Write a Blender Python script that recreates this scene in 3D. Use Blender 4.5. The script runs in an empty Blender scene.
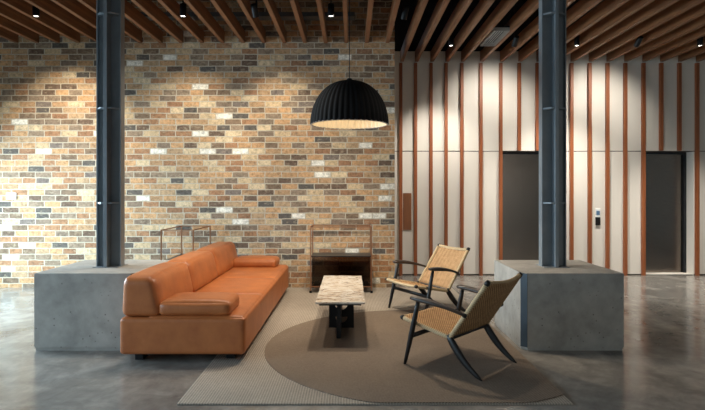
import bpy, bmesh, math, random
from mathutils import Vector, Matrix
random.seed(7)
S = bpy.context.scene
C = S.collection
PI = math.pi

# ------------------------------------------------------------ camera
F = 540.0
cam = bpy.data.cameras.new('camera'); co = bpy.data.objects.new('camera', cam); C.objects.link(co)
cam.sensor_fit = 'HORIZONTAL'; cam.sensor_width = 36; cam.lens = 36 * F / 705
cam.shift_x = 1.5 / 705; cam.shift_y = -14.0 / 705
cam.clip_start = 0.05; cam.clip_end = 100
co.location = (0, 0, 1.4); co.rotation_euler = (PI / 2, 0, 0)
S.camera = co

# ------------------------------------------------------------ view, world
S.view_settings.view_transform = 'Standard'; S.view_settings.look = 'None'
S.view_settings.gamma = 1; S.view_settings.use_curve_mapping = False
S.view_settings.exposure = 0.0
S.cycles.use_denoising = True
S.cycles.max_bounces = 6; S.cycles.sample_clamp_indirect = 6
w = bpy.data.worlds.new('world'); S.world = w; w.use_nodes = True
w.node_tree.nodes['Background'].inputs[0].default_value = (0.72, 0.86, 1.0, 1)
w.node_tree.nodes['Background'].inputs[1].default_value = 0.6

def area(name, loc, rot, sx, sy, power, col, spread=PI):
    l = bpy.data.lights.new(name, 'AREA'); l.shape = 'RECTANGLE'; l.size = sx; l.size_y = sy
    l.energy = power; l.color = col; l.spread = spread
    o = bpy.data.objects.new(name, l); C.objects.link(o); o.location = loc; o.rotation_euler = rot
    return o
# daylight through the left wall windows; soft fill added behind the camera
area('window_daylight', (-6.15, 6.35, 1.35), (0, -PI / 2 + .50, 0), 2.3, 2.3, 340, (0.64, 0.85, 1.0), 2.2)
area('window_daylight', (-6.15, 1.8, 1.75), (0, -PI / 2 + .55, 0), 3.0, 4.2, 170, (0.60, 0.81, 1.0), 2.2)
area('front_fill', (-2.4, -3.9, 1.9), (PI / 2 - .45, 0, 0), 5.0, 3.2, 12, (0.7, 0.86, 1.0), 2.0)
area('front_fill', (4.6, -3.9, 1.9), (PI / 2 - .45, 0, 0), 4.0, 3.2, 16, (1.0, 0.84, 0.66), 2.0)  # warm fill, not daylight: added to brown the right plinth front
# unseen spots without fixtures, added to brighten the seating and the walkway
def spot(x, y, z, power, size=78, col=(1, .89, .75), r=.08):
    l = bpy.data.lights.new('overhead_fill', 'SPOT'); l.energy = power; l.color = col; l.spot_size = math.radians(size)
    l.spot_blend = 1; l.shadow_soft_size = r
    o = bpy.data.objects.new('overhead_fill', l); C.objects.link(o); o.location = (x, y, z); return o
for x, y, p in ((-3.0, 5.6, 100), (-1.7, 5.6, 120), (-.9, 5.3, 130), (.9, 5.3, 60), (1.3, 5.8, 60), (2.8, 5.6, 80), (5.0, 5.1, 80)): spot(x, y, 3.52, p)
for x, p in ((1.9, 20), (3.8, 30)): spot(x, 2.6, 3.52, p)

# ------------------------------------------------------------ materials
def srgb(r, g, b):
    f = lambda c: (c / 255 / 12.92) if c / 255 <= .04045 else ((c / 255 + .055) / 1.055) ** 2.4
    return (f(r), f(g), f(b), 1)

class Mat:
    def __init__(s, name, col=(.5, .5, .5, 1), rough=.5, metal=0, spec=.5):
        s.m = bpy.data.materials.new(name); s.m.use_nodes = True
        s.t = s.m.node_tree; s.n = s.t.nodes; s.l = s.t.links
        s.b = s.n['Principled BSDF']
        s.b.inputs['Base Color'].default_value = col; s.b.inputs['Roughness'].default_value = rough
        s.b.inputs['Metallic'].default_value = metal; s.b.inputs['Specular IOR Level'].default_value = spec
    def node(s, typ, **kw):
        n = s.n.new(typ)
        for k, v in kw.items():
            if k.startswith('i_'): n.inputs[k[2:].replace('_', ' ')].default_value = v
            else: setattr(n, k, v)
        return n
    def coords(s, scale=(1, 1, 1), loc=(0, 0, 0)):
        tc = s.node('ShaderNodeTexCoord'); mp = s.node('ShaderNodeMapping')
        mp.inputs['Scale'].default_value = scale; mp.inputs['Location'].default_value = loc
        s.l.new(tc.outputs['Object'], mp.inputs['Vector']); return mp.outputs['Vector']
    def noise(s, vec, scale, detail=4, rough=.55, dist=0):
        n = s.node('ShaderNodeTexNoise'); n.inputs['Scale'].default_value = scale; n.inputs['Detail'].default_value = detail
        n.inputs['Roughness'].default_value = rough; n.inputs['Distortion'].default_value = dist
        s.l.new(vec, n.inputs['Vector']); return n.outputs['Fac']
    def ramp(s, fac, stops, interp='LINEAR'):
        r = s.node('ShaderNodeValToRGB'); cr = r.color_ramp; cr.interpolation = interp
        while len(cr.elements) < len(stops): cr.elements.new(.5)
        for e, (p, c) in zip(cr.elements, stops): e.position = p; e.color = c
        s.l.new(fac, r.inputs['Fac']); return r.outputs['Color']
    def mix(s, fac, a, b, mode='MIX'):
        m = s.node('ShaderNodeMix', data_type='RGBA', blend_type=mode)
        if isinstance(fac, (int, float)): m.inputs[0].default_value = fac
        else: s.l.new(fac, m.inputs[0])
        for k, v in ((6, a), (7, b)):
            if isinstance(v, tuple): m.inputs[k].default_value = v
            else: s.l.new(v, m.inputs[k])
        return m.outputs[2]
    def math(s, op, a, b=0):
        m = s.node('ShaderNodeMath', operation=op)
        for k, v in ((0, a), (1, b)):
            if isinstance(v, (int, float)): m.inputs[k].default_value = v
            else: s.l.new(v, m.inputs[k])
        return m.outputs[0]
    def color(s, c): s.l.new(c, s.b.inputs['Base Color']); return s
    def rough(s, c): s.l.new(c, s.b.inputs['Roughness']); return s
    def bump(s, h, strength=.3, dist=.01):
        b = s.node('ShaderNodeBump'); b.inputs['Strength'].default_value = strength; b.inputs['Distance'].default_value = dist
        s.l.new(h, b.inputs['Height']); s.l.new(b.outputs['Normal'], s.b.inputs['Normal']); return s

def g(v, a=1): return (v, v, v, a)

def brick_mat():
    M = Mat('brick_masonry', rough=.85, spec=.25)
    tc = M.node('ShaderNodeTexCoord'); sp = M.node('ShaderNodeSeparateXYZ'); M.l.new(tc.outputs['Object'], sp.inputs[0])
    cb = M.node('ShaderNodeCombineXYZ')
    M.l.new(M.math('ADD', M.math('ADD', sp.outputs[0], sp.outputs[1]), 20.06), cb.inputs[0])
    M.l.new(M.math('ADD', sp.outputs[2], .0852 - .067), cb.inputs[1])
    # slightly wavy courses
    wob = M.node('ShaderNodeTexNoise'); wob.inputs['Scale'].default_value = 9; wob.inputs['Detail'].default_value = 2
    M.l.new(cb.outputs[0], wob.inputs['Vector'])
    off = M.node('ShaderNodeVectorMath', operation='MULTIPLY_ADD')
    M.l.new(wob.outputs['Color'], off.inputs[0]); off.inputs[1].default_value = (.022, .017, 0); M.l.new(cb.outputs[0], off.inputs[2])
    br = M.node('ShaderNodeTexBrick'); M.l.new(off.outputs[0], br.inputs['Vector'])
    br.offset = .45; br.offset_frequency = 2; br.squash = .82; br.squash_frequency = 3
    for k, v in (('Scale', 1), ('Brick Width', .238), ('Row Height', .0852), ('Mortar Size', .0075), ('Mortar Smooth', .25), ('Bias', 0)):
        br.inputs[k].default_value = v
    br.inputs['Color1'].default_value = g(0); br.inputs['Color2'].default_value = g(1); br.inputs['Mortar'].default_value = g(.5)
    # two decorrelated picks from the per-brick random value
    big = M.noise(M.coords(), .7, 2)
    v = br.outputs['Color']
    col = M.ramp(v, [(0, srgb(94, 86, 78)), (.05, srgb(126, 98, 74)), (.13, srgb(176, 128, 82)), (.21, srgb(162, 106, 62)),
                     (.29, srgb(196, 162, 118)), (.36, srgb(142, 116, 92)), (.43, srgb(186, 132, 78)), (.51, srgb(150, 98, 60)),
                     (.57, srgb(178, 138, 96)), (.65, srgb(132, 108, 88)), (.71, srgb(192, 136, 80)), (.79, srgb(108, 82, 64)),
                     (.84, srgb(176, 130, 84)), (.90, srgb(206, 176, 134)), (.945, srgb(232, 224, 208)), (.975, srgb(120, 104, 94))], 'CONSTANT')
    n1 = M.noise(M.coords(), 26, 5, .65)
    mott = M.ramp(n1, [(.34, g(.66)), (.5, g(1.0)), (.68, g(1.25))])
    col = M.mix(1, col, mott, 'MULTIPLY')
    n2 = M.noise(M.coords((1, 1, 1.8), (3, 1, 5)), 14, 3, .6)
    col = M.mix(M.ramp(n2, [(.55, g(0)), (.72, g(.4))]), col, srgb(200, 176, 142))
    n3 = M.noise(M.coords((1, 1, 1.8), (7, 2, 1)), 17, 3, .6)
    col = M.mix(M.ramp(n3, [(.56, g(0)), (.74, g(.5))]), col, srgb(112, 84, 64))
    mor = M.mix(M.noise(M.coords(), 30, 3), srgb(160, 144, 122), srgb(208, 194, 170))
    col = M.mix(br.outputs['Fac'], col, mor)
    hs = M.node('ShaderNodeHueSaturation'); hs.inputs['Hue'].default_value = .508; hs.inputs['Saturation'].default_value = .83; hs.inputs['Value'].default_value = 1.06
    M.l.new(col, hs.inputs['Color']); col = hs.outputs['Color']
    M.color(col)
    h = M.math('ADD', M.math('MULTIPLY', M.math('SUBTRACT', 1, br.outputs['Fac']), .7), M.math('MULTIPLY', n1, .5))
    M.bump(h, .55, .012); return M.m

def wood_mat(name, a, b, rough=.45, axis=1, bump=.12):
    M = Mat(name, rough=rough)
    sc = [14, 14, 14]; sc[axis] = .9
    n = M.noise(M.coords(tuple(sc)), 1.6, 5, .6, .6)
    M.color(M.ramp(n, [(.3, a), (.7, b)])); M.bump(n, bump, .004); return M.m

def concrete_mat(name, a, b, rough=.6, pits=True):
    M = Mat(name, rough=rough, spec=.35)
    n = M.noise(M.coords(), 2.2, 8, .62, .4); n2 = M.noise(M.coords((1, 1, 1), (4, 4, 4)), 9, 5, .6)
    f = M.math('ADD', M.math('MULTIPLY', n, .65), M.math('MULTIPLY', n2, .35))
    c = M.ramp(f, [(.36, a), (.64, b)])
    if pits:
        v = M.node('ShaderNodeTexVoronoi'); v.inputs['Scale'].default_value = 16; M.l.new(M.coords(), v.inputs['Vector'])
        c = M.mix(M.ramp(v.outputs['Distance'], [(.05, g(.75)), (.13, g(0))]), c, srgb(60, 54, 50))
    M.color(c); M.bump(f, .12, .01); return M.m

def floor_mat():
    M = Mat('polished_concrete_floor', rough=.2, spec=.6)
    n = M.noise(M.coords((1, .55, 1)), 1.1, 9, .62, 1.1); n2 = M.noise(M.coords((1, 1, 1), (4, 4, 4)), 5, 7, .65, .5)
    f = M.math('ADD', M.math('MULTIPLY', n, .6), M.math('MULTIPLY', n2, .4))
    c = M.ramp(f, [(.34, srgb(92, 88, 84)), (.5, srgb(128, 123, 116)), (.66, srgb(164, 158, 149))])
    # saw-cut joints
    tc = M.node('ShaderNodeTexCoord'); sp = M.node('ShaderNodeSeparateXYZ'); M.l.new(tc.outputs['Object'], sp.inputs[0])
    M.color(c); M.rough(M.ramp(n, [(.3, g(.11)), (.7, g(.26))])); M.bump(f, .03, .01); return M.m

def leather_mat():
    M = Mat('tan_leather', rough=.42, spec=.45)
    n = M.noise(M.coords(), 5, 5, .6); gr = M.noise(M.coords(), 160, 3, .6); wr = M.noise(M.coords((1, .5, 1)), 8, 4, .6, 1.5)
    M.color(M.ramp(n, [(.3, srgb(166, 94, 50)), (.7, srgb(192, 116, 64))]))
    h = M.math('ADD', M.math('MULTIPLY', gr, .12), wr); M.bump(h, .22, .012); return M.m

def weave_mat(name, a, b, sx, sy, strength=.6):
    """paper-cord / wool basket weave in the object's XY (thin parts) or XZ plane via generated UVs"""
    M = Mat(name, rough=.8, spec=.2)
    tc = M.node('ShaderNodeTexCoord'); sp = M.node('ShaderNodeSeparateXYZ'); M.l.new(tc.outputs['UV'], sp.inputs[0])
    u = M.math('MULTIPLY', sp.outputs[0], sx * 2 * PI); v = M.math('MULTIPLY', sp.outputs[1], sy * 2 * PI)
    su = M.math('SINE', u); sv = M.math('SINE', v)
    h = M.math('ADD', M.math('MULTIPLY', M.math('MULTIPLY', su, sv), .5), .5)
    n = M.noise(M.coords(), 22, 4, .6)
    f = M.math('ADD', M.math('MULTIPLY', h, .6), M.math('MULTIPLY', n, .4))
    M.color(M.ramp(f, [(.3, a), (.65, b)])); M.bump(h, strength, .006); return M.m

def rug_mat(name, a, b, scale, diag=False):
    M = Mat(name, rough=.95, spec=.1)
    tc = M.node('ShaderNodeTexCoord'); mp = M.node('ShaderNodeMapping'); mp.inputs['Rotation'].default_value[2] = PI / 4 if diag else 0
    M.l.new(tc.outputs['Object'], mp.inputs['Vector']); sp = M.node('ShaderNodeSeparateXYZ'); M.l.new(mp.outputs['Vector'], sp.inputs[0])
    su = M.math('SINE', M.math('MULTIPLY', sp.outputs[0], scale)); sv = M.math('SINE', M.math('MULTIPLY', sp.outputs[1], scale))
    h = M.math('ADD', M.math('MULTIPLY', M.math('MULTIPLY', su, sv), .5), .5)
    n = M.noise(M.coords(), 60, 3, .7); big = M.noise(M.coords(), 1.6, 3, .5)
    f = M.math('ADD', M.math('ADD', M.math('MULTIPLY', h, .45), M.math('MULTIPLY', n, .35)), M.math('MULTIPLY', big, .2))
    M.color(M.ramp(f, [(.25, a), (.75, b)])); M.bump(f, .7, .008); return M.m

def marble_mat():
    M = Mat('travertine_stone', rough=.22, spec=.5)
    n = M.noise(M.coords((1, 1.6, 1)), 5, 8, .7, 1.8); n2 = M.noise(M.coords((1.2, 3, 1), (5, 3, 2)), 6, 7, .7, 1.2)
    c = M.ramp(n, [(.34, srgb(128, 94, 68)), (.42, srgb(186, 168, 146)), (.52, srgb(206, 197, 182)), (.8, srgb(220, 214, 204))])
    c = M.mix(M.ramp(n2, [(.38, g(.9)), (.46, g(0))]), c, srgb(96, 66, 48))
    c = M.mix(M.ramp(n2, [(.58, g(0)), (.70, g(.7))]), c, srgb(150, 118, 88))
    M.color(c); return M.m

def painted_mat(name, col, rough, metal=0, var=.06, scale=6, spec=.5):
    M = Mat(name, rough=rough, metal=metal, spec=spec)
    n = M.noise(M.coords(), scale, 4)
    lo = tuple(c * (1 - var) for c in col[:3]) + (1,); hi = tuple(min(1, c * (1 + var)) for c in col[:3]) + (1,)
    M.color(M.ramp(n, [(.3, lo), (.7, hi)])); return M.m

def glass_mat(name, col, rough=.03):
    M = Mat(name)
    tr = M.node('ShaderNodeBsdfTransparent'); tr.inputs[0].default_value = col
    gl = M.node('ShaderNodeBsdfGlossy'); gl.inputs[1].default_value = rough
    lw = M.node('ShaderNodeLayerWeight'); lw.inputs[0].default_value = .25
    mx = M.node('ShaderNodeMixShader'); M.l.new(lw.outputs['Fresnel'], mx.inputs[0]); M.l.new(tr.outputs[0], mx.inputs[1]); M.l.new(gl.outputs[0], mx.inputs[2])
    M.l.new(mx.outputs[0], M.n['Material Output'].inputs[0]); return M.m

def emit_mat(name, col, strength):
    M = Mat(name, col=(0, 0, 0, 1)); M.b.inputs['Emission Color'].default_value = col; M.b.inputs['Emission Strength'].default_value = strength; return M.m

def steel_door_mat():
    M = Mat('brushed_steel', rough=.24, metal=1)
    n = M.noise(M.coords((3, 3, 160)), 2, 3); M.color(M.ramp(n, [(.3, srgb(112, 104, 97)), (.7, srgb(134, 124, 116))])); M.bump(n, .04, .002); return M.m

m_brick = brick_mat(); m_floor = floor_mat(); m_leather = leather_mat(); m_marble = marble_mat()
m_slat = wood_mat('cedar_slat', srgb(104, 66, 40), srgb(142, 96, 60), .55, 1)
m_batten = wood_mat('cedar_batten', srgb(124, 66, 34), srgb(160, 92, 50), .5, 2)
m_conc = concrete_mat('cast_concrete', srgb(142, 138, 130), srgb(180, 175, 166))
m_panel = painted_mat('cream_panel', srgb(222, 215, 204), .6, var=.025, scale=2)
m_joint = painted_mat('shadow_gap', srgb(60, 50, 42), .9)
m_void = painted_mat('black_painted_soffit', srgb(24, 24, 26), .9)
m_plaster = painted_mat('white_plaster', srgb(214, 212, 206), .8, var=.02)
m_steel = painted_mat('blue_grey_painted_steel', srgb(128, 135, 139), .4, metal=.1, var=.1, spec=.55)
m_black = painted_mat('black_metal', srgb(20, 20, 21), .5, spec=.3)
m_duct = painted_mat('dull_galvanised_metal', srgb(96, 98, 100), .5, metal=.4)
m_duct2 = painted_mat('light_grey_grille_metal', srgb(168, 166, 160), .5)
m_frame = wood_mat('ebonised_oak', srgb(14, 12, 12), srgb(28, 24, 22), .45, 2, .06)
m_arm = wood_mat('ebonised_oak_worn', srgb(38, 31, 27), srgb(66, 54, 45), .4, 1, .06)
m_cord = weave_mat('paper_cord_weave', srgb(120, 84, 54), srgb(208, 168, 122), 21, 21, 1)
m_cordrail = weave_mat('paper_cord_wrap', srgb(168, 140, 104), srgb(208, 184, 146), 1, 60, .6)
m_rug = rug_mat('oatmeal_wool_weave', srgb(116, 108, 99), srgb(188, 176, 160), 240, True)
m_round = rug_mat('brown_wool_weave', srgb(92, 81, 71), srgb(146, 130, 114), 300)
m_shade = painted_mat('black_felt_shade', srgb(9, 9, 10), .85, var=.2, spec=.3)
m_shade_in = painted_mat('cream_shade_lining', srgb(236, 222, 194), .7)
m_copper = painted_mat('copper_tube', srgb(190, 140, 108), .35, metal=1)
m_bronze = glass_mat('bronze_glass', (.72, .62, .54, 1))
m_clear = glass_mat('clear_glass', (.9, .93, .92, 1))
m_door = steel_door_mat()
m_doorframe = painted_mat('dark_steel_frame', srgb(56, 58, 62), .35, metal=.8)
m_white = painted_mat('white_plastic', srgb(236, 236, 232), .4, var=.01)
m_plaque = wood_mat('bronze_brown_plaque', srgb(112, 70, 42), srgb(140, 90, 56), .5, 2)
m_screen = painted_mat('blue_grey_screen', srgb(90, 120, 150), .2)
m_lens = emit_mat('downlight_lens', (1, .93, .82, 1), 9)
m_bulb = emit_mat('opal_bulb', (1, .86, .66, 1), 2)
m_cord_black = painted_mat('black_flex', srgb(16, 16, 16), .6)
m_corner = painted_mat('dark_blue_grey_steel_plate', srgb(58, 68, 76), .45, metal=.2)

# ------------------------------------------------------------ mesh helpers
class MB:
    def __init__(s): s.bm = bmesh.new()
    def box(s, x0, x1, y0, y1, z0, z1, bev=0, mat=None):
        r = bmesh.ops.create_cube(s.bm, size=1)['verts']
        bmesh.ops.scale(s.bm, vec=(x1 - x0, y1 - y0, z1 - z0), verts=r)
        bmesh.ops.translate(s.bm, vec=((x0 + x1) / 2, (y0 + y1) / 2, (z0 + z1) / 2), verts=r)
        if bev:
            e = list({e for v in r for e in v.link_edges})
            r = bmesh.ops.bevel(s.bm, geom=e, offset=bev, segments=2, affect='EDGES', profile=.6)['verts']
        if mat is not None: bmesh.ops.transform(s.bm, matrix=mat, verts=r)
        return s
    def rbox(s, x0, x1, y0, y1, z0, z1, r, n=12, fn=None):
        vs = bmesh.ops.create_cube(s.bm, size=2)['verts']
        e = list({e for v in vs for e in v.link_edges})
        old = set(s.bm.verts) - set(vs)
        bmesh.ops.subdivide_edges(s.bm, edges=e, cuts=n, use_grid_fill=True)
        vs = [v for v in s.bm.verts if v not in old]
        c = Vector(((x0 + x1) / 2, (y0 + y1) / 2, (z0 + z1) / 2)); h = Vector(((x1 - x0) / 2, (y1 - y0) / 2, (z1 - z0) / 2))
        for v in vs:
            t = Vector([math.sin(a * PI / 2) for a in v.co])
            p = Vector([t[i] * h[i] for i in range(3)])
            q = Vector([max(-h[i] + r, min(h[i] - r, p[i])) for i in range(3)])
            d = p - q
            if d.length > 1e-9: p = q + d.normalized() * r
            if fn: p = fn(p, t)
            v.co = p + c
        return s
    def tube(s, pts, rad, seg=10, flat=None, up=Vector((0, 0, 1)), cap=True, foot=False):
        """tube through pts; rad scalar/list; flat = (sideways, vertical) multipliers"""
        pts = [Vector(p) for p in pts]; n = len(pts)
        if isinstance(rad, (int, float)): rad = [rad] * n
        rings = []
        uvl = s.bm.loops.layers.uv.verify(); acc = 0; ds = []
        for i, p in enumerate(pts):
            if i: acc += (p - pts[i - 1]).length
            ds.append(acc)
            t = (pts[min(n - 1, i + 1)] - pts[max(0, i - 1)]).normalized()
            a = t.cross(up)
            if a.length < 1e-3: a = t.cross(Vector((1, 0, 0)))
            a.normalize(); b = a.cross(t).normalized()
            fx, fy = flat if flat else (1, 1)
            rings.append([s.bm.verts.new(p + a * math.cos(k * 2 * PI / seg) * rad[i] * fx + b * math.sin(k * 2 * PI / seg) * rad[i] * fy) for k in range(seg)])
        for i in range(n - 1):
            for k in range(seg):
                f = s.bm.faces.new((rings[i][k], rings[i][(k + 1) % seg], rings[i + 1][(k + 1) % seg], rings[i + 1][k]))
                for l, uv in zip(f.loops, ((k / seg, ds[i]), ((k + 1) / seg, ds[i]), ((k + 1) / seg, ds[i + 1]), (k / seg, ds[i + 1]))): l[uvl].uv = uv
        if foot:
            for v in rings[0]: v.co.z = pts[0].z
        if cap: s.bm.faces.new(rings[0][::-1]); s.bm.faces.new(rings[-1])
        return s
    def prism(s, pts, z0, z1):
        a = [s.bm.verts.new((x, y, z0)) for x, y in pts]; b = [s.bm.verts.new((x, y, z1)) for x, y in pts]
        s.bm.faces.new(a[::-1]); s.bm.faces.new(b); n = len(pts)
        for i in range(n): s.bm.faces.new((a[i], a[(i + 1) % n], b[(i + 1) % n], b[i]))
        return s
    def lathe(s, prof, seg=40, rf=None):
        rings = []
        for r, z in prof:
            rings.append([s.bm.verts.new(((r * (rf(k, z) if rf else 1)) * math.cos(k * 2 * PI / seg), (r * (rf(k, z) if rf else 1)) * math.sin(k * 2 * PI / seg), z)) for k in range(seg)])
        for a, b in zip(rings, rings[1:]):
            for k in range(seg): s.bm.faces.new((a[k], a[(k + 1) % seg], b[(k + 1) % seg], b[k]))
        return s
    def cyl(s, x, y, z0, z1, r, seg=20, r2=None):
        r2 = r if r2 is None else r2
        return s.tube([(x, y, z0), (x, y, z1)], [r, r2], seg)
    def build(s, name, mat, parent=None, smooth=False, loc=None, normals=True):
        if normals: bmesh.ops.recalc_face_normals(s.bm, faces=s.bm.faces)
        me = bpy.data.meshes.new(name); s.bm.to_mesh(me); s.bm.free()
        if smooth:
            for p in me.polygons: p.use_smooth = True
        me.materials.append(mat)
        o = bpy.data.objects.new(name, me); C.objects.link(o)
        if smooth == 'auto':
            md = o.modifiers.new('n', 'EDGE_SPLIT'); md.split_angle = math.radians(40)
        if parent is not None: o.parent = parent
        if loc: o.location = loc
        return o

def bez(p0, p1, p2, n=10):
    p0, p1, p2 = map(Vector, (p0, p1, p2))
    return [(1 - t) ** 2 * p0 + 2 * t * (1 - t) * p1 + t * t * p2 for t in [i / n for i in range(n + 1)]]

def tag(o, label, cat, group=None, kind=None):
    o['label'] = label; o['category'] = cat
    if group: o['group'] = group
    if kind: o['kind'] = kind
    return o
def thing(name, label, cat, loc=(0, 0, 0), rz=0, group=None):
    o = bpy.data.objects.new(name, None); C.objects.link(o); o.location = loc; o.rotation_euler = (0, 0, rz)
    o.empty_display_size = .1
    return tag(o, label, cat, group)
def struct(o, label=None, cat=None):
    o['kind'] = 'structure'
    if label: o['label'] = label
    if cat: o['category'] = cat
    return o
def copy_tree(o, loc, rz=0, label=None):
    def rec(a, p):
        c = a.copy(); C.objects.link(c); c.parent = p
        for ch in [x for x in bpy.data.objects if x.parent == a]: rec(ch, c)
        return c
    r = rec(o, None); r.location = loc; r.rotation_euler = (0, 0, rz)
    if label: r['label'] = label
    return r

# ------------------------------------------------------------ the setting
YB, YE = 7.83, 8.97          # brick wall plane, lift wall plane
XL, XR, YF = -6.2, 8.0, -4.0
ZC = 4.7
struct(MB().box(XL - .2, XR + .2, YF - .2, YE + .8, -.12, 0).build('floor', m_floor), 'polished grey concrete floor with cloudy mottling', 'floor')
struct(MB().box(XL - .2, XR + .2, YF - .2, YE + .8, ZC, ZC + .15).build('ceiling', m_void), 'black soffit above the timber slats', 'ceiling')
struct(MB().box(XL - .2, .633, YB, YB + .9, 0, ZC).build('wall_back', m_brick), 'reclaimed multicoloured brick wall behind the sofa', 'wall')

# lift wall: cream panels with two openings
EL = [(2.508, 3.32), (4.877, 5.69)]; EH = 2.055
b = MB(); xs = [.633, EL[0][0], EL[0][1], EL[1][0], EL[1][1], XR + .2]
for i in (0, 2, 4): b.box(xs[i], xs[i + 1], YE, YE + .5, 0, EH)
b.box(xs[0], xs[5], YE, YE + .5, EH + .012, 3.72)
b.box(xs[0], xs[5], YE + .02, YE + .5, 0.012, EH + .012 if False else 0.0121)
lw = struct(b.build('wall_right_back', m_panel), 'cream panelled lift wall with vertical timber battens', 'wall')
MB().box(xs[0], xs[5], YE + .01, YE + .5, EH, EH + .012).build('joint', m_joint, lw)
struct(MB().box(xs[0], xs[5], YE + .06, YE + .5, 3.72, ZC).build('trim_1', m_void), 'black painted wall strip above the cream panels', 'wall')
b = MB()
for i in (0, 2, 4): b.box(xs[i], xs[i + 1], YE - .006, YE - .0005, 0, .022)
struct(b.build('baseboard_back', m_joint), 'thin black recessed skirting line under the cream panels', 'skirting')
# side and front walls with window openings
b = MB()
for y0, y1, z0, z1 in ((YF, -.4, 0, ZC), (4.0, 5.1, 0, ZC), (7.6, YB, 0, ZC), (-.4, 4.0, 3.3, ZC), (5.1, 7.6, 3.3, ZC), (-.4, 4.0, 0, .2), (5.1, 7.6, 0, .2)):
    b.box(XL - .2, XL, y0, y1, z0, z1)
struct(b.build('wall_left', m_plaster), 'white side wall with tall windows', 'wall')
struct(MB().box(XR, XR + .2, YF, YE, 0, ZC).build('wall_right', m_plaster), 'plain side wall', 'wall')
b = MB()
for x0, x1, z0, z1 in ((XL, -5, 0, ZC), (.2, 2.5, 0, ZC), (6.7, XR, 0, ZC), (-5, .2, 3.6, ZC), (2.5, 6.7, 3.6, ZC), (-5, .2, 0, .2), (2.5, 6.7, 0, .2)):
    b.box(x0, x1, YF - .2, YF, z0, z1)
struct(b.build('wall_front', m_plaster), 'entrance side wall with tall glazing', 'wall')
def window(n, axis, a0, a1, z0, z1, pos):
    b = MB(); t = .05; k = 4
    for i in range(k + 1):
        a = a0 + (a1 - a0 - t) * i / k
        if axis == 'y': b.box(pos - .06, pos, a, a + t, z0, z1)
        else: b.box(a, a + t, pos - .06, pos, z0, z1)
    for z in (z0, z1 - t):
        if axis == 'y': b.box(pos - .06, pos, a0, a1, z, z + t)
        else: b.box(a0, a1, pos - .06, pos, z, z + t)
    o = struct(b.build('window_%d' % n, m_black), 'black framed tall window', 'window')
    g_ = MB()
    if axis == 'y': g_.box(pos - .034, pos - .028, a0, a1, z0, z1)
    else: g_.box(a0, a1, pos - .034, pos - .028, z0, z1)
    g_.build('pane', m_clear, o)
window(1, 'y', 5.1, 7.6, .2, 3.3, XL - .08); window(2, 'y', -.4, 4.0, .2, 3.3, XL - .08)
window(3, 'x', -5, .2, .2, 3.6, YF - .08); window(4, 'x', 2.5, 6.7, .2, 3.6, YF - .08)

# lift doors
for n, (x0, x1) in enumerate(EL):
    e = bpy.data.objects.new('door_%d' % (n + 1), None); C.objects.link(e); e.location = ((x0 + x1) / 2, YE + .22, 0)
    struct(e, ['brushed steel lift door behind the right steel column', 'brushed steel lift door nearest the right edge'][n], 'door')
    h = (x1 - x0) / 2; t = .045
    MB().box(-h, -h + t, -.03, .06, 0, EH).box(h - t, h, -.03, .06, 0, EH).box(-h + t, h - t, -.03, .06, EH - .03, EH).build('door_frame', m_doorframe, e)
    MB().box(-h + t, -.003, .0, .04, .01, EH - .03).build('door_leaf', m_door, e)
    MB().box(.003, h - t, .012, .05, .01, EH - .03).build('door_leaf', m_door, e)
    MB().box(-h, h, -.2, .06, 0, .008).build('threshold', m_doorframe, e)

# battens on the lift wall (bottom, or above a lift opening)
BAT = [400.6, 415.3, 430.7, 445.7, 461.4, 480.4, 500.2, 518.6, 536.7, 554, 570.8, 588.9, 606.6, 624.4, 642.5, 660.2, 678.3, 696]
BX = [(p - 351) / 60.2 for p in BAT]; BX += [BX[-1] + .298 * k for k in range(1, 5)]
for i, x in enumerate(BX):
    z0 = 0.0
    for a, c in EL:
        if a + .03 < x < c + .0: z0 = EH + .014
    o = MB().box(x - .026, x + .026, YE - .055, YE - .0005, z0, 3.52, .003).build('trim_%d' % (i + 2), m_batten)
    struct(o, 'vertical reddish timber batten on the cream lift wall', 'batten')
# wood cladding seen through: timber slats overhead
ZS = 3.545; HS = .17
def slat(x0, yend, lab, grp):
    o = MB().box(-.0275, .0275, -3.7, yend - .004, 0, HS, .003).build('timber_slat', m_slat, loc=(x0, 0, ZS))
    tag(o, lab, 'ceiling slat', grp)
k = -20
while k <= 2: # k counts the slat pitches
    slat((348.2 - 351 + 20.57 * k) / 68.9 - .0275, YB, 'reddish-brown timber ceiling slat ending at the brick wall', 'ceiling slats over the seating')
    k += 1
for x in BX[:]:
    slat(x + .02 if x > .7 else x + .03, YE, 'reddish-brown timber ceiling slat ending at the cream lift wall', 'ceiling slats towards the lift wall')

# ------------------------------------------------------------ concrete plinths and steel columns
YP = 4.73; HP = .678
def plinth(x0, x1, side, label):
    """side = +1: bevelled steel-edged corner at x1, -1: at x0"""
    cx = (x0 + x1) / 2; t = thing('concrete_plinth', label, 'plinth', (cx, YP + .46, 0), 0, None)
    h = (x1 - x0) / 2; c = .045
    pts = [(-h, -.46), (h - c, -.46), (h, -.46 + c), (h, .46), (-h, .46)]
    ins = lambda p, d: [(x * (1 - d / h), y * (1 - d / .46)) for x, y in p]
    if side < 0: pts = [(-x, y) for x, y in pts][::-1]
    MB().prism(pts, .028, HP).build('body', m_conc, t)
    MB().prism(ins(pts, .008), 0, .03).build('base_trim', m_conc, t)
    n = Vector((side, -1)).normalized() * .003; s = side
    a, d = Vector((s * (h - c), -.46)), Vector((s * h, -.46 + c))
    q = [a, d, d + n, a + n]
    MB().prism([tuple(v) for v in q], .03, HP - .002).build('corner_plate', m_corner, t)
    return t
plinth(-2.775, -1.885, 1, 'grey concrete block plinth at the left, behind the leather sofa')
plinth(1.50, 2.39, -1, 'grey concrete block plinth at the right, beside the woven armchair')

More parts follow.
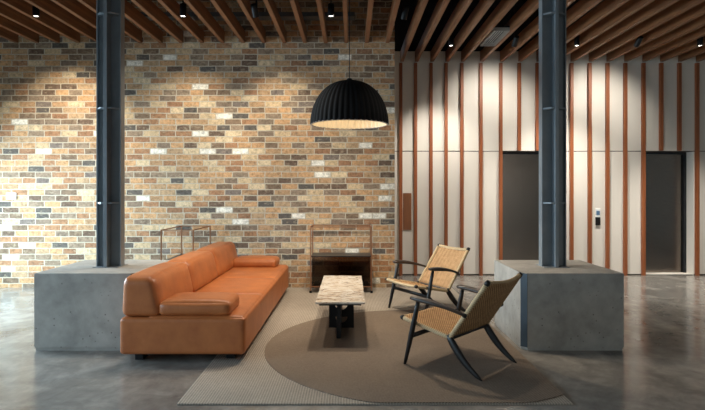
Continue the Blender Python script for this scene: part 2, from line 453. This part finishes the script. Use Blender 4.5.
def column(x, y, label):
    t = thing('steel_column', label, 'column', (x, y, HP), 0, None)
    H = ZC - HP; w_ = .111; th = .014
    # cruciform section: cross web with narrow flanges on its four tips
    MB().box(-w_, w_, -th / 2, th / 2, 0, H).box(-th / 2, th / 2, -w_, w_, 0, H).build('web', m_steel, t)
    for sx in (-1, 1):
        MB().box(sx * w_ - .006, sx * w_ + .006, -.045, .045, 0, H, .002).build('flange', m_steel, t)
        MB().box(-.016, .016, sx * w_ - .006, sx * w_ + .006, 0, H, .002).build('flange', m_steel, t)
    for z in (.6, 1.5, 2.4, 3.3):
        b = MB()
        for sx in (-1, 1):
            for sy in (-1, 1):
                pts = [(sx * .007, sy * .007), (sx * .105, sy * .007), (sx * .105, sy * .043), (sx * .05, sy * .102), (sx * .007, sy * .105)]
                b.prism(pts, z, z + .016)
        b.build('stiffener_plate', m_steel, t)
    MB().box(-.118, .118, -.118, .118, 0, .004).build('base_plate', m_steel, t)
    return t
column(-2.315, 5.2, 'blue-grey steel column standing on the left concrete plinth')
column(1.94, 5.2, 'blue-grey steel column standing on the right concrete plinth')

# ------------------------------------------------------------ rugs
tag(MB().box(-1.295, 1.295, -2.125, 2.125, 0, .010, .003).build('rug', m_rug, loc=(.157, 5.655, .0005)), 'large rectangular oatmeal woven rug under table and armchairs', 'rug')
b = MB(); n = 96
RX, RY, RR = .66, 4.86, 1.42
# the round brown field is cut by the rug edge on the right
pts = []
for i in range(n):
    a = i * 2 * PI / n; x, y = RR * math.cos(a), RR * math.sin(a)
    x = min(x, 1.447 - RX); y = max(y, 3.535 - RY); pts.append((x, y))
q = []
for p in pts:
    if not q or (Vector(p) - Vector(q[-1])).length > 1e-4: q.append(p)
b.prism(q, 0, .006)
tag(b.build('round_rug', m_round, loc=(RX, RY, .0108)), 'darker brown round rug lying on the oatmeal rug', 'rug')

# ------------------------------------------------------------ sofa
X0, X1, Y0, Y1 = -1.878, -.860, 4.37, 7.49
sofa = thing('leather_sofa', 'long low tan leather sofa with bolster arms, beside the concrete plinth', 'sofa', ((X0 + X1) / 2, (Y0 + Y1) / 2, 0))
cx, cy = (X0 + X1) / 2, (Y0 + Y1) / 2
hx, hy = (X1 - X0) / 2, (Y1 - Y0) / 2
def basefn(p, t):
    p = p.copy()
    p.z += .0
    return p
MB().rbox(-hx, hx, -hy, hy, .07, .372, .032, 22).build('base', m_leather, sofa, True)
ys = [-hy, -hy + .98, -hy + 1.96, hy]
for a, c in zip(ys, ys[1:]):
    def puff(p, t):
        p = p.copy(); k = (1 - t.x ** 4) * (1 - t.y ** 4)
        if p.z > 0: p.z += .018 * k
        return p
    MB().rbox(-hx + .22, hx - .012, a + .012, c - .004 if c < hy else c - .012, .30, .384, .034, 16, puff).build('seat_cushion', m_leather, sofa, True)
    def lean(p, t):
        p = p.copy(); u = (p.z + .17) / .34
        k = min(1, max(0, (p.x + .165) / .33))
        p.x += (.02 * (1 - k) - .075 * k) * max(0, u) ** 1.2 + .02 * k * (1 - t.y ** 4) * (1 - t.z ** 4)
        p.z += .012 * (1 - t.y ** 4) * max(0, u)
        return p
    MB().rbox(-hx + .004, -hx + .335, a + (0.004 if a == -hy else .002), c - .002, .373, .700, .06, 16, lean).build('back_cushion', m_leather, sofa, True)
for (a, c) in ((-hy + .006, -hy + .41), (hy - .42, hy - .03)):
    def puff2(p, t):
        p = p.copy(); k = (1 - t.x ** 4) * (1 - t.y ** 4)
        if p.z > 0: p.z += .022 * k
        if p.y < 0: p.y -= .012 * (1 - t.x ** 4) * (1 - t.z ** 2)
        return p
    MB().rbox(-hx + .31, hx - .12, a, c, .382, .500, .042, 14, puff2).build('armrest_cushion', m_leather, sofa, True)
for x in (-hx + .12, hx - .14):
    for y in (-hy + .16, -hy + 1.1, hy - 1.1, hy - .16):
        MB().box(x - .035, x + .035, y - .05, y + .05, .0 if x < 0 else .0112, .085, .004).build('foot', m_black, sofa)


# ------------------------------------------------------------ coffee table
ct = thing('coffee_table', 'low rectangular coffee table with veined stone top and black crossed plate base', 'coffee table', (-.097, 5.585, .0175))
MB().box(-.222, .222, -.765, .765, .372, .389, .003).build('tabletop', m_marble, ct)
MB().box(-.19, .19, -.72, .72, .35, .372).build('underframe', m_black, ct)
def plate_holes(halfw, h, t, holes, axis):
    """upright plate in local u-z with D-shaped cut-outs (flat top, round bottom)"""
    bm = bmesh.new()
    nu = 60; nz = 80
    def inside(u, z):
        for (cu, zt, r) in holes:
            if z < zt and math.hypot(u - cu, z - zt) < r: return False
        return True
    us = [-halfw + 2 * halfw * i / nu for i in range(nu + 1)]; zs = [h * j / nz for j in range(nz + 1)]
    grid = {}
    def vv(i, j):
        if (i, j) not in grid:
            u, z = us[i], zs[j]
            for (cu, zt, r) in holes:      # snap near-edge vertices on the arc
                d = math.hypot(u - cu, z - zt)
                if z <= zt + 1e-6 and abs(d - r) < h / nz * .8 and d > 0: u = cu + (u - cu) * r / d; z = zt + (z - zt) * r / d
            grid[(i, j)] = bm.verts.new((u, 0, z) if axis == 'x' else (0, u, z))
        return grid[(i, j)]
    for i in range(nu):
        for j in range(nz):
            if inside((us[i] + us[i + 1]) / 2, (zs[j] + zs[j + 1]) / 2):
                bm.faces.new((vv(i, j), vv(i + 1, j), vv(i + 1, j + 1), vv(i, j + 1)))
    bmesh.ops.recalc_face_normals(bm, faces=bm.faces)
    r = bmesh.ops.solidify(bm, geom=bm.faces[:], thickness=t)
    m = MB(); m.bm.free(); m.bm = bm; return m
plate_holes(.125, .35, .022, [(0, .11, .062), (0, .245, .066)], 'x').build('base_plate', m_black, ct, loc=(0, -.12, 0))
plate_holes(.50, .35, .038, [(-.28, .135, .06), (-.28, .275, .06), (.18, .135, .062), (.18, .275, .062)], 'y').build('base_plate', m_black, ct, loc=(0, -.02, 0))

# ------------------------------------------------------------ lounge chairs
def grid_sheet(P, nu, nv, th, name, mat, parent):
    """P(u,v)->Vector; sheet with thickness and UVs"""
    bm = bmesh.new(); uvl = bm.loops.layers.uv.verify()
    V = [[bm.verts.new(P(i / nu, j / nv)) for j in range(nv + 1)] for i in range(nu + 1)]
    for i in range(nu):
        for j in range(nv):
            f = bm.faces.new((V[i][j], V[i + 1][j], V[i + 1][j + 1], V[i][j + 1]))
            for l, uv in zip(f.loops, ((i / nu, j / nv), ((i + 1) / nu, j / nv), ((i + 1) / nu, (j + 1) / nv), (i / nu, (j + 1) / nv))): l[uvl].uv = uv
    bmesh.ops.recalc_face_normals(bm, faces=bm.faces)
    bmesh.ops.solidify(bm, geom=bm.faces[:], thickness=th)
    m = MB(); m.bm.free(); m.bm = bm
    return m.build(name, mat, parent, True)
def lerp(a, b, t): return Vector(a) * (1 - t) + Vector(b) * t

def make_chair(loc, rz, label):
    t = thing('lounge_chair', label, 'armchair', loc, rz, 'woven lounge chairs')
    RA, RB = Vector((.278, .245, .262)), Vector((.285, .705, .352))     # seat rail rear/front
    BA, BB = Vector((.278, .262, .262)), Vector((.264, -.05, .715))   # back upright bottom/top
    for s in (-1, 1):
        m = lambda v: Vector((v[0] * s, v[1], v[2]))
        # front leg
        p = [m(lerp((.345, .635, 0), (.332, .515, .515), i / 8)) for i in range(9)]
        MB().tube(p, [.0125, .015, .0175, .0195, .021, .021, .020, .018, .016], 12, foot=True).build('front_leg', m_frame, t, True)
        # rear leg, swept backwards
        p = [m(v) for v in bez((.278, -.01, .0), (.280, .155, .09), (.278, .275, .285), 10)]
        MB().tube(p, [.0125, .015, .0175, .020, .022, .024, .026, .027, .027, .025, .021], 12, (.8, 1.15), foot=True).build('rear_leg', m_frame, t, True)
        # seat rail wrapped with cord, dark tip
        p = [m(lerp(RA, RB, i / 8)) for i in range(9)]
        sr = MB().tube(p, .0165, 12).build('seat_rail', m_cordrail, t, True)
        MB().tube([m(lerp(RA, RB, .97)), m(lerp(RA, RB, 1.0)), m(lerp(RA, RB, 1.035))], [.0185, .0195, .013], 12).build('rail_tip', m_frame, sr, True)
        # bracket joining front leg and rail
        MB().tube([m((.336, .565, .335)), m((.285, .565, .332))], .013, 10).build('bracket', m_frame, t, True)
        # back upright
        p = [m(lerp(BA, BB, i / 8)) for i in range(9)]
        bu = MB().tube(p, [.018] * 9, 12).build('back_upright', m_cordrail, t, True)
        MB().tube([m(lerp(BA, BB, .965)), m(lerp(BA, BB, 1.0)), m(lerp(BA, BB, 1.03))], [.0205, .0215, .015], 12).build('upright_tip', m_frame, bu, True)
        # arm
        p = [m(v) for v in bez((.345, .57, .538), (.352, .33, .535), (.287, .125, .455), 12)]
        ra = [.024, .033, .036, .037, .036, .034, .031, .028, .025, .023, .021, .020, .019]
        ar = MB().tube(p, ra, 14, (1, .6)).build('armrest', m_arm, t, True)
        MB().tube([m((.290, .140, .459)), m((.278, .115, .45))], .0185, 12).build('arm_block', m_frame, ar, True)
    MB().tube([(-.34, .575, .235), (.34, .575, .235)], .015, 10, (.8, 1.25)).build('stretcher', m_frame, t, True)
    MB().tube([(-.278, .255, .262), (.278, .255, .262)], .016, 10).build('cross_rail', m_frame, t, True)
    # cord wrapped front and top rails, slightly bowed
    MB().tube([(-.285 + .570 * i / 10, .705, .352 - .012 * math.sin(PI * i / 10)) for i in range(11)], .0165, 12).build('front_rail', m_cordrail, t, True)
    MB().tube([(-.264 + .528 * i / 10, -.047 - .028 * math.sin(PI * i / 10), .712 - .018 * math.sin(PI * i / 10)) for i in range(11)], .0165, 12).build('top_rail', m_cordrail, t, True)
    def seat(u, v):
        x = (u - .5) * 2; w_ = .281 + .006 * v; p = lerp(RA, RB, v)
        return Vector((x * w_, p.y, p.z + .012 - .028 * (1 - x * x) * math.sin(PI * min(1, v * 1.0)) ** .7))
    grid_sheet(seat, 20, 20, .012, 'seat', m_cord, t)
    def back(u, v):
        x = (u - .5) * 2; p = lerp(BA, BB, .05 + .95 * v); w_ = .278 - .014 * v
        bow = .03 * (1 - x * x)
        return Vector((x * w_, p.y - bow * (.35 + .65 * v), p.z + .004 - .018 * (1 - x * x) * v * v))
    grid_sheet(back, 20, 20, .016, 'backrest', m_cord, t)
    return t
# local +y = facing direction
rear = Vector((1.133, 4.145)); fwd = Vector((-.737, .676))
ch = make_chair((rear.x, rear.y, .0175), math.atan2(-fwd.x, fwd.y), 'woven cord armchair seen from behind, nearest the camera')
ch2 = copy_tree(ch, (1.175, 6.41, .0175), math.atan2(.87, -.49), 'woven cord armchair facing the sofa, farther back by the table')

# ------------------------------------------------------------ pendant lamp
pd = thing('pendant_lamp', 'large black ribbed dome pendant lamp hanging above the coffee table', 'pendant lamp', (-.016, 5.6, 2.088))
NR = 44; SG = NR * 6
def rib(k, z):
    a = (k % 6) / 6
    return 1 + .04 * (abs(math.sin(PI * (a))) - .6) * min(1, 1.6 - z / .42)
prof = [(.400 * math.cos(a) ** .86 if a < PI / 2 - 1e-6 else 0.03, .455 * math.sin(a) ** 1.0) for a in [i * (PI / 2) / 26 for i in range(26)]] + [(.03, .455)]
shd = MB().lathe(prof, SG, rib).build('shade', m_shade, pd, True)
pin = [(r * .968, z * .98) for r, z in prof]
MB().lathe(pin, SG, rib).build('shade_lining', m_shade_in, shd, True)
ring = [(.400, 0.0), (.388, -.004), (.386, .004), (.398, .006)]
MB().lathe(ring + [ring[0]], 96).build('rim', painted_mat('pale_rim', srgb(150, 146, 140), .5), shd, True)
MB().cyl(0, 0, .45, .48, .045, 24, .02).build('cap', m_black, pd, True)
MB().cyl(0, 0, .478, ZC - 2.088 - .002, .004, 8).build('cord', m_cord_black, pd)
MB().lathe([(.001, .13), (.035, .135), (.055, .16), (.06, .19), (.05, .225), (.03, .25), (.02, .27), (.02, .3), (.001, .3)], 24).build('bulb', m_bulb, pd, True)
MB().cyl(0, 0, .30, .44, .022, 16).build('lamp_holder', m_black, pd)
l = bpy.data.lights.new('pendant_light', 'POINT'); l.energy = 3; l.color = (1, .84, .64); l.shadow_soft_size = .06
l2 = bpy.data.lights.new('pendant_beam', 'SPOT'); l2.energy = 105; l2.color = (1, .86, .68); l2.shadow_soft_size = .06; l2.spot_size = math.radians(125); l2.spot_blend = .3
lo2 = bpy.data.objects.new('pendant_beam', l2); C.objects.link(lo2); lo2.parent = pd; lo2.location = (0, 0, .1)
lo = bpy.data.objects.new('pendant_light', l); C.objects.link(lo); lo.parent = pd; lo.location = (0, 0, .06)

# ------------------------------------------------------------ ceiling downlights
def downlight(px, D, z, lit, aim, power, label, size=62, col=(1, .88, .70), blend=.9, dy=0):
    x = (px - 351) * D / F
    t = thing('downlight', label, 'downlight', (x, D, z), 0, 'black ceiling downlights')
    ang = Vector(aim) - Vector((x, D, z)); q = (-ang).to_track_quat('Z', 'Y') if not lit else Vector((0, 0, 1)).to_track_quat('Z', 'Y')
    M4 = q.to_matrix().to_4x4()
    def bx(b): bmesh.ops.transform(b.bm, matrix=M4, verts=b.bm.verts); return b
    bx(MB().lathe([(.001, .15), (.035, .15), (.038, .145), (.038, .0), (.034, .0), (.030, .012)], 24)).build('housing', m_black, t, 'auto')
    bx(MB().lathe([(.0305, .010), (.02, .006), (.001, .005)], 24)).build('lens', m_lens, t, True)
    MB().cyl(0, 0, .145, ZC - z - .002, .008, 8).build('stem', m_black, t)
    l = bpy.data.lights.new('downlight_beam', 'SPOT'); l.energy = power; l.color = col
    l.spot_size = math.radians(size); l.spot_blend = blend; l.shadow_soft_size = .03
    o = bpy.data.objects.new('downlight_beam', l); C.objects.link(o); o.parent = t
    o.location = (M4 @ Vector((0, 0, -.03))); o.rotation_euler = ang.to_track_quat('-Z', 'Y').to_euler()
    return t
ZL = 3.50
W = YB
downlight(36, 6.5, ZL, True, (-4.1, W, 2.0), 200, 'lit black downlight at the far left, left of the left steel column', 78)
downlight(183, 6.5, ZL, True, (-2.35, W, 2.0), 125, 'lit black downlight just right of the left steel column', 72)
downlight(256, 6.5, ZL, False, (-1.0, W, 2.0), 135, 'black downlight tilted to the brick wall, left of the pendant lamp', 72)
downlight(331, 6.5, ZL, True, (-.1, 6.9, 0), 190, 'lit black downlight above the pendant lamp', 70)
downlight(403.5, 6.6, ZL, False, (.15, W, 1.2), 60, 'black tilted downlight above the right end of the brick wall', 60)
E = YE
downlight(451, 7.82, ZL, True, (1.4, E, 0.9), 200, 'lit black downlight left of the air grille', 80, (1,.95,.86))
downlight(514, 7.8, ZL, False, (2.3, E, 2.45), 100, 'black tilted downlight between the air grille and the right steel column', 96, (1,.95,.86), 1.0)
downlight(577, 7.82, ZL, True, (3.5, 8.4, 0), 420, 'lit black downlight just right of the right steel column', 90, (1,.95,.86))
downlight(636, 7.82, ZL, False, (4.0, E, 2.45), 100, 'black tilted downlight lighting the cream wall between the lifts', 96, (1,.95,.86), 1.0)
downlight(700, 7.82, ZL, True, (5.4, 8.0, 0), 420, 'lit black downlight at the far right edge', 76, (1,.95,.86))

# ------------------------------------------------------------ things in the ceiling void
gx0, gx1 = 1.925, 2.14
gr = thing('air_grille', 'white linear slot air grille between two ceiling slats', 'air grille', ((gx0 + gx1) / 2, 7.66, 3.555))
MB().box(-.108, .108, -.38, .38, .05, .07).build('plenum', m_black, gr)
MB().box(-.108, -.098, -.38, .38, 0, .05).box(.098, .108, -.38, .38, 0, .05).box(-.098, .098, -.38, -.37, 0, .05).box(-.098, .098, .37, .38, 0, .05).build('frame', m_duct2, gr)
for i in range(6):
    x = -.082 + i * .0328
    MB().box(x - .004, x + .004, -.37, .37, .002, .008).build('fin', m_duct2, gr)
MB().cyl(0, 0, .07, ZC - 3.555 - .002, .006, 8).build('hanger', m_black, gr)
tr = thing('cable_tray', 'grey metal cable tray above the slats near the brick wall', 'cable tray', (-2.3, 7.45, 3.78))
MB().box(-3.4, 2.35, -.09, .09, 0, .01).box(-3.4, 2.35, -.09, -.082, .01, .06).box(-3.4, 2.35, .082, .09, .01, .06).build('tray', m_duct, tr)
for x in (-3, -1, 1, 2.2): MB().box(x - .008, x + .008, -.008, .008, .01, ZC - 3.782).build('hanger', m_black, tr)
pp = tag(MB().tube([(XL + .02, 7.0, 4.1), (.5, 7.0, 4.1), (XR - .02, 7.0, 4.1)], .055, 14).build('pipe', m_black, None, True), 'black service pipe running across above the slats', 'pipe')
tag(MB().tube([(XL + .02, 5.8, 4.35), (XR - .02, 5.8, 4.35)], .09, 16).build('duct', m_black, None, True), 'thick black duct running across high in the ceiling void', 'duct')

# ------------------------------------------------------------ console frames of copper tube and bronze glass
cs = thing('console_table', 'slim copper-framed console with bronze glass base at the brick wall behind the coffee table', 'console table', (-.135, 7.57, .0112), 0, 'copper framed glass consoles')
hw, hd, top, sh = .415, .205, .905, .497; r = .007
for sx in (-1, 1):
    for sy in (-1, 1):
        MB().box(sx * hw - r, sx * hw + r, sy * hd - r, sy * hd + r, .03, top).build('post', m_copper, cs)
        MB().box(sx * hw - .016, sx * hw + .016, sy * hd - .016, sy * hd + .016, .0, .03).build('foot', m_black, cs)
    for z in (top - r, .085): MB().box(sx * hw - r * .8, sx * hw + r * .8, -hd + r, hd - r, z - r, z + r).build('side_rail', m_copper, cs)
for sy in (-1, 1):
    for z in (top - r, .085): MB().box(-hw + r, hw - r, sy * hd - r * .8, sy * hd + r * .8, z - r, z + r).build('long_rail', m_copper, cs)
MB().box(-hw + r, hw - r, -hd, hd, sh - .006, sh + .006).build('shelf', m_doorframe, cs)
MB().box(-hw + r, hw - r, hd - .014, hd - .008, .095, sh - .007).build('back_glass', m_bronze, cs)
MB().box(-hw + .03, hw - .03, -hd + .004, -hd + .010, .095, sh - .007).build('front_glass', m_bronze, cs)
for sx in (-1, 1): MB().box(sx * (hw - .02) - .003, sx * (hw - .02) + .003, -hd + .012, hd - .015, .095, sh - .007).build('side_glass', m_bronze, cs)
MB().box(-hw + .03, hw - .03, -hd + .012, hd - .016, .086, .094).build('bottom_shelf', m_black, cs)
copy_tree(cs, (-2.225, 7.33, 0), PI / 2, 'slim copper-framed console behind the sofa, its posts rising above the left plinth')

# ------------------------------------------------------------ small wall items
tag(MB().box(-.07, .07, -.012, 0, -.305, .305, .002).build('wall_plaque', m_plaque, loc=((407.2 - 351) / 60.2 + 0, YE - .001, 1.4 - (211.5 - 191) / 60.2)), 'narrow brown plaque on the first cream panel right of the brick', 'plaque')
cp = thing('call_panel', 'small white and black call panel on the cream wall between the lifts', 'call panel', ((597.5 - 351) / 60.2, YE - .001, 1.4 - (216.5 - 191) / 60.2))
up = MB().box(-.04, .04, -.02, 0, -.01, .135, .004).build('upper_plate', m_white, cp)
MB().box(-.028, .028, -.024, -.019, .025, .095).build('screen', m_screen, up)
MB().box(-.038, .038, -.028, 0, -.145, -.012, .006).build('handset', m_black, cp)
sw = thing('wall_switch', 'white square switch plate on the brick wall at the far left', 'switch', (-4.92, YB - .001, 1.325))
MB().box(-.072, .072, -.012, 0, -.048, .048, .003).build('plate', m_white, sw)
MB().box(-.02, .02, -.017, -.012, -.02, .02, .002).build('rocker', m_white, sw)
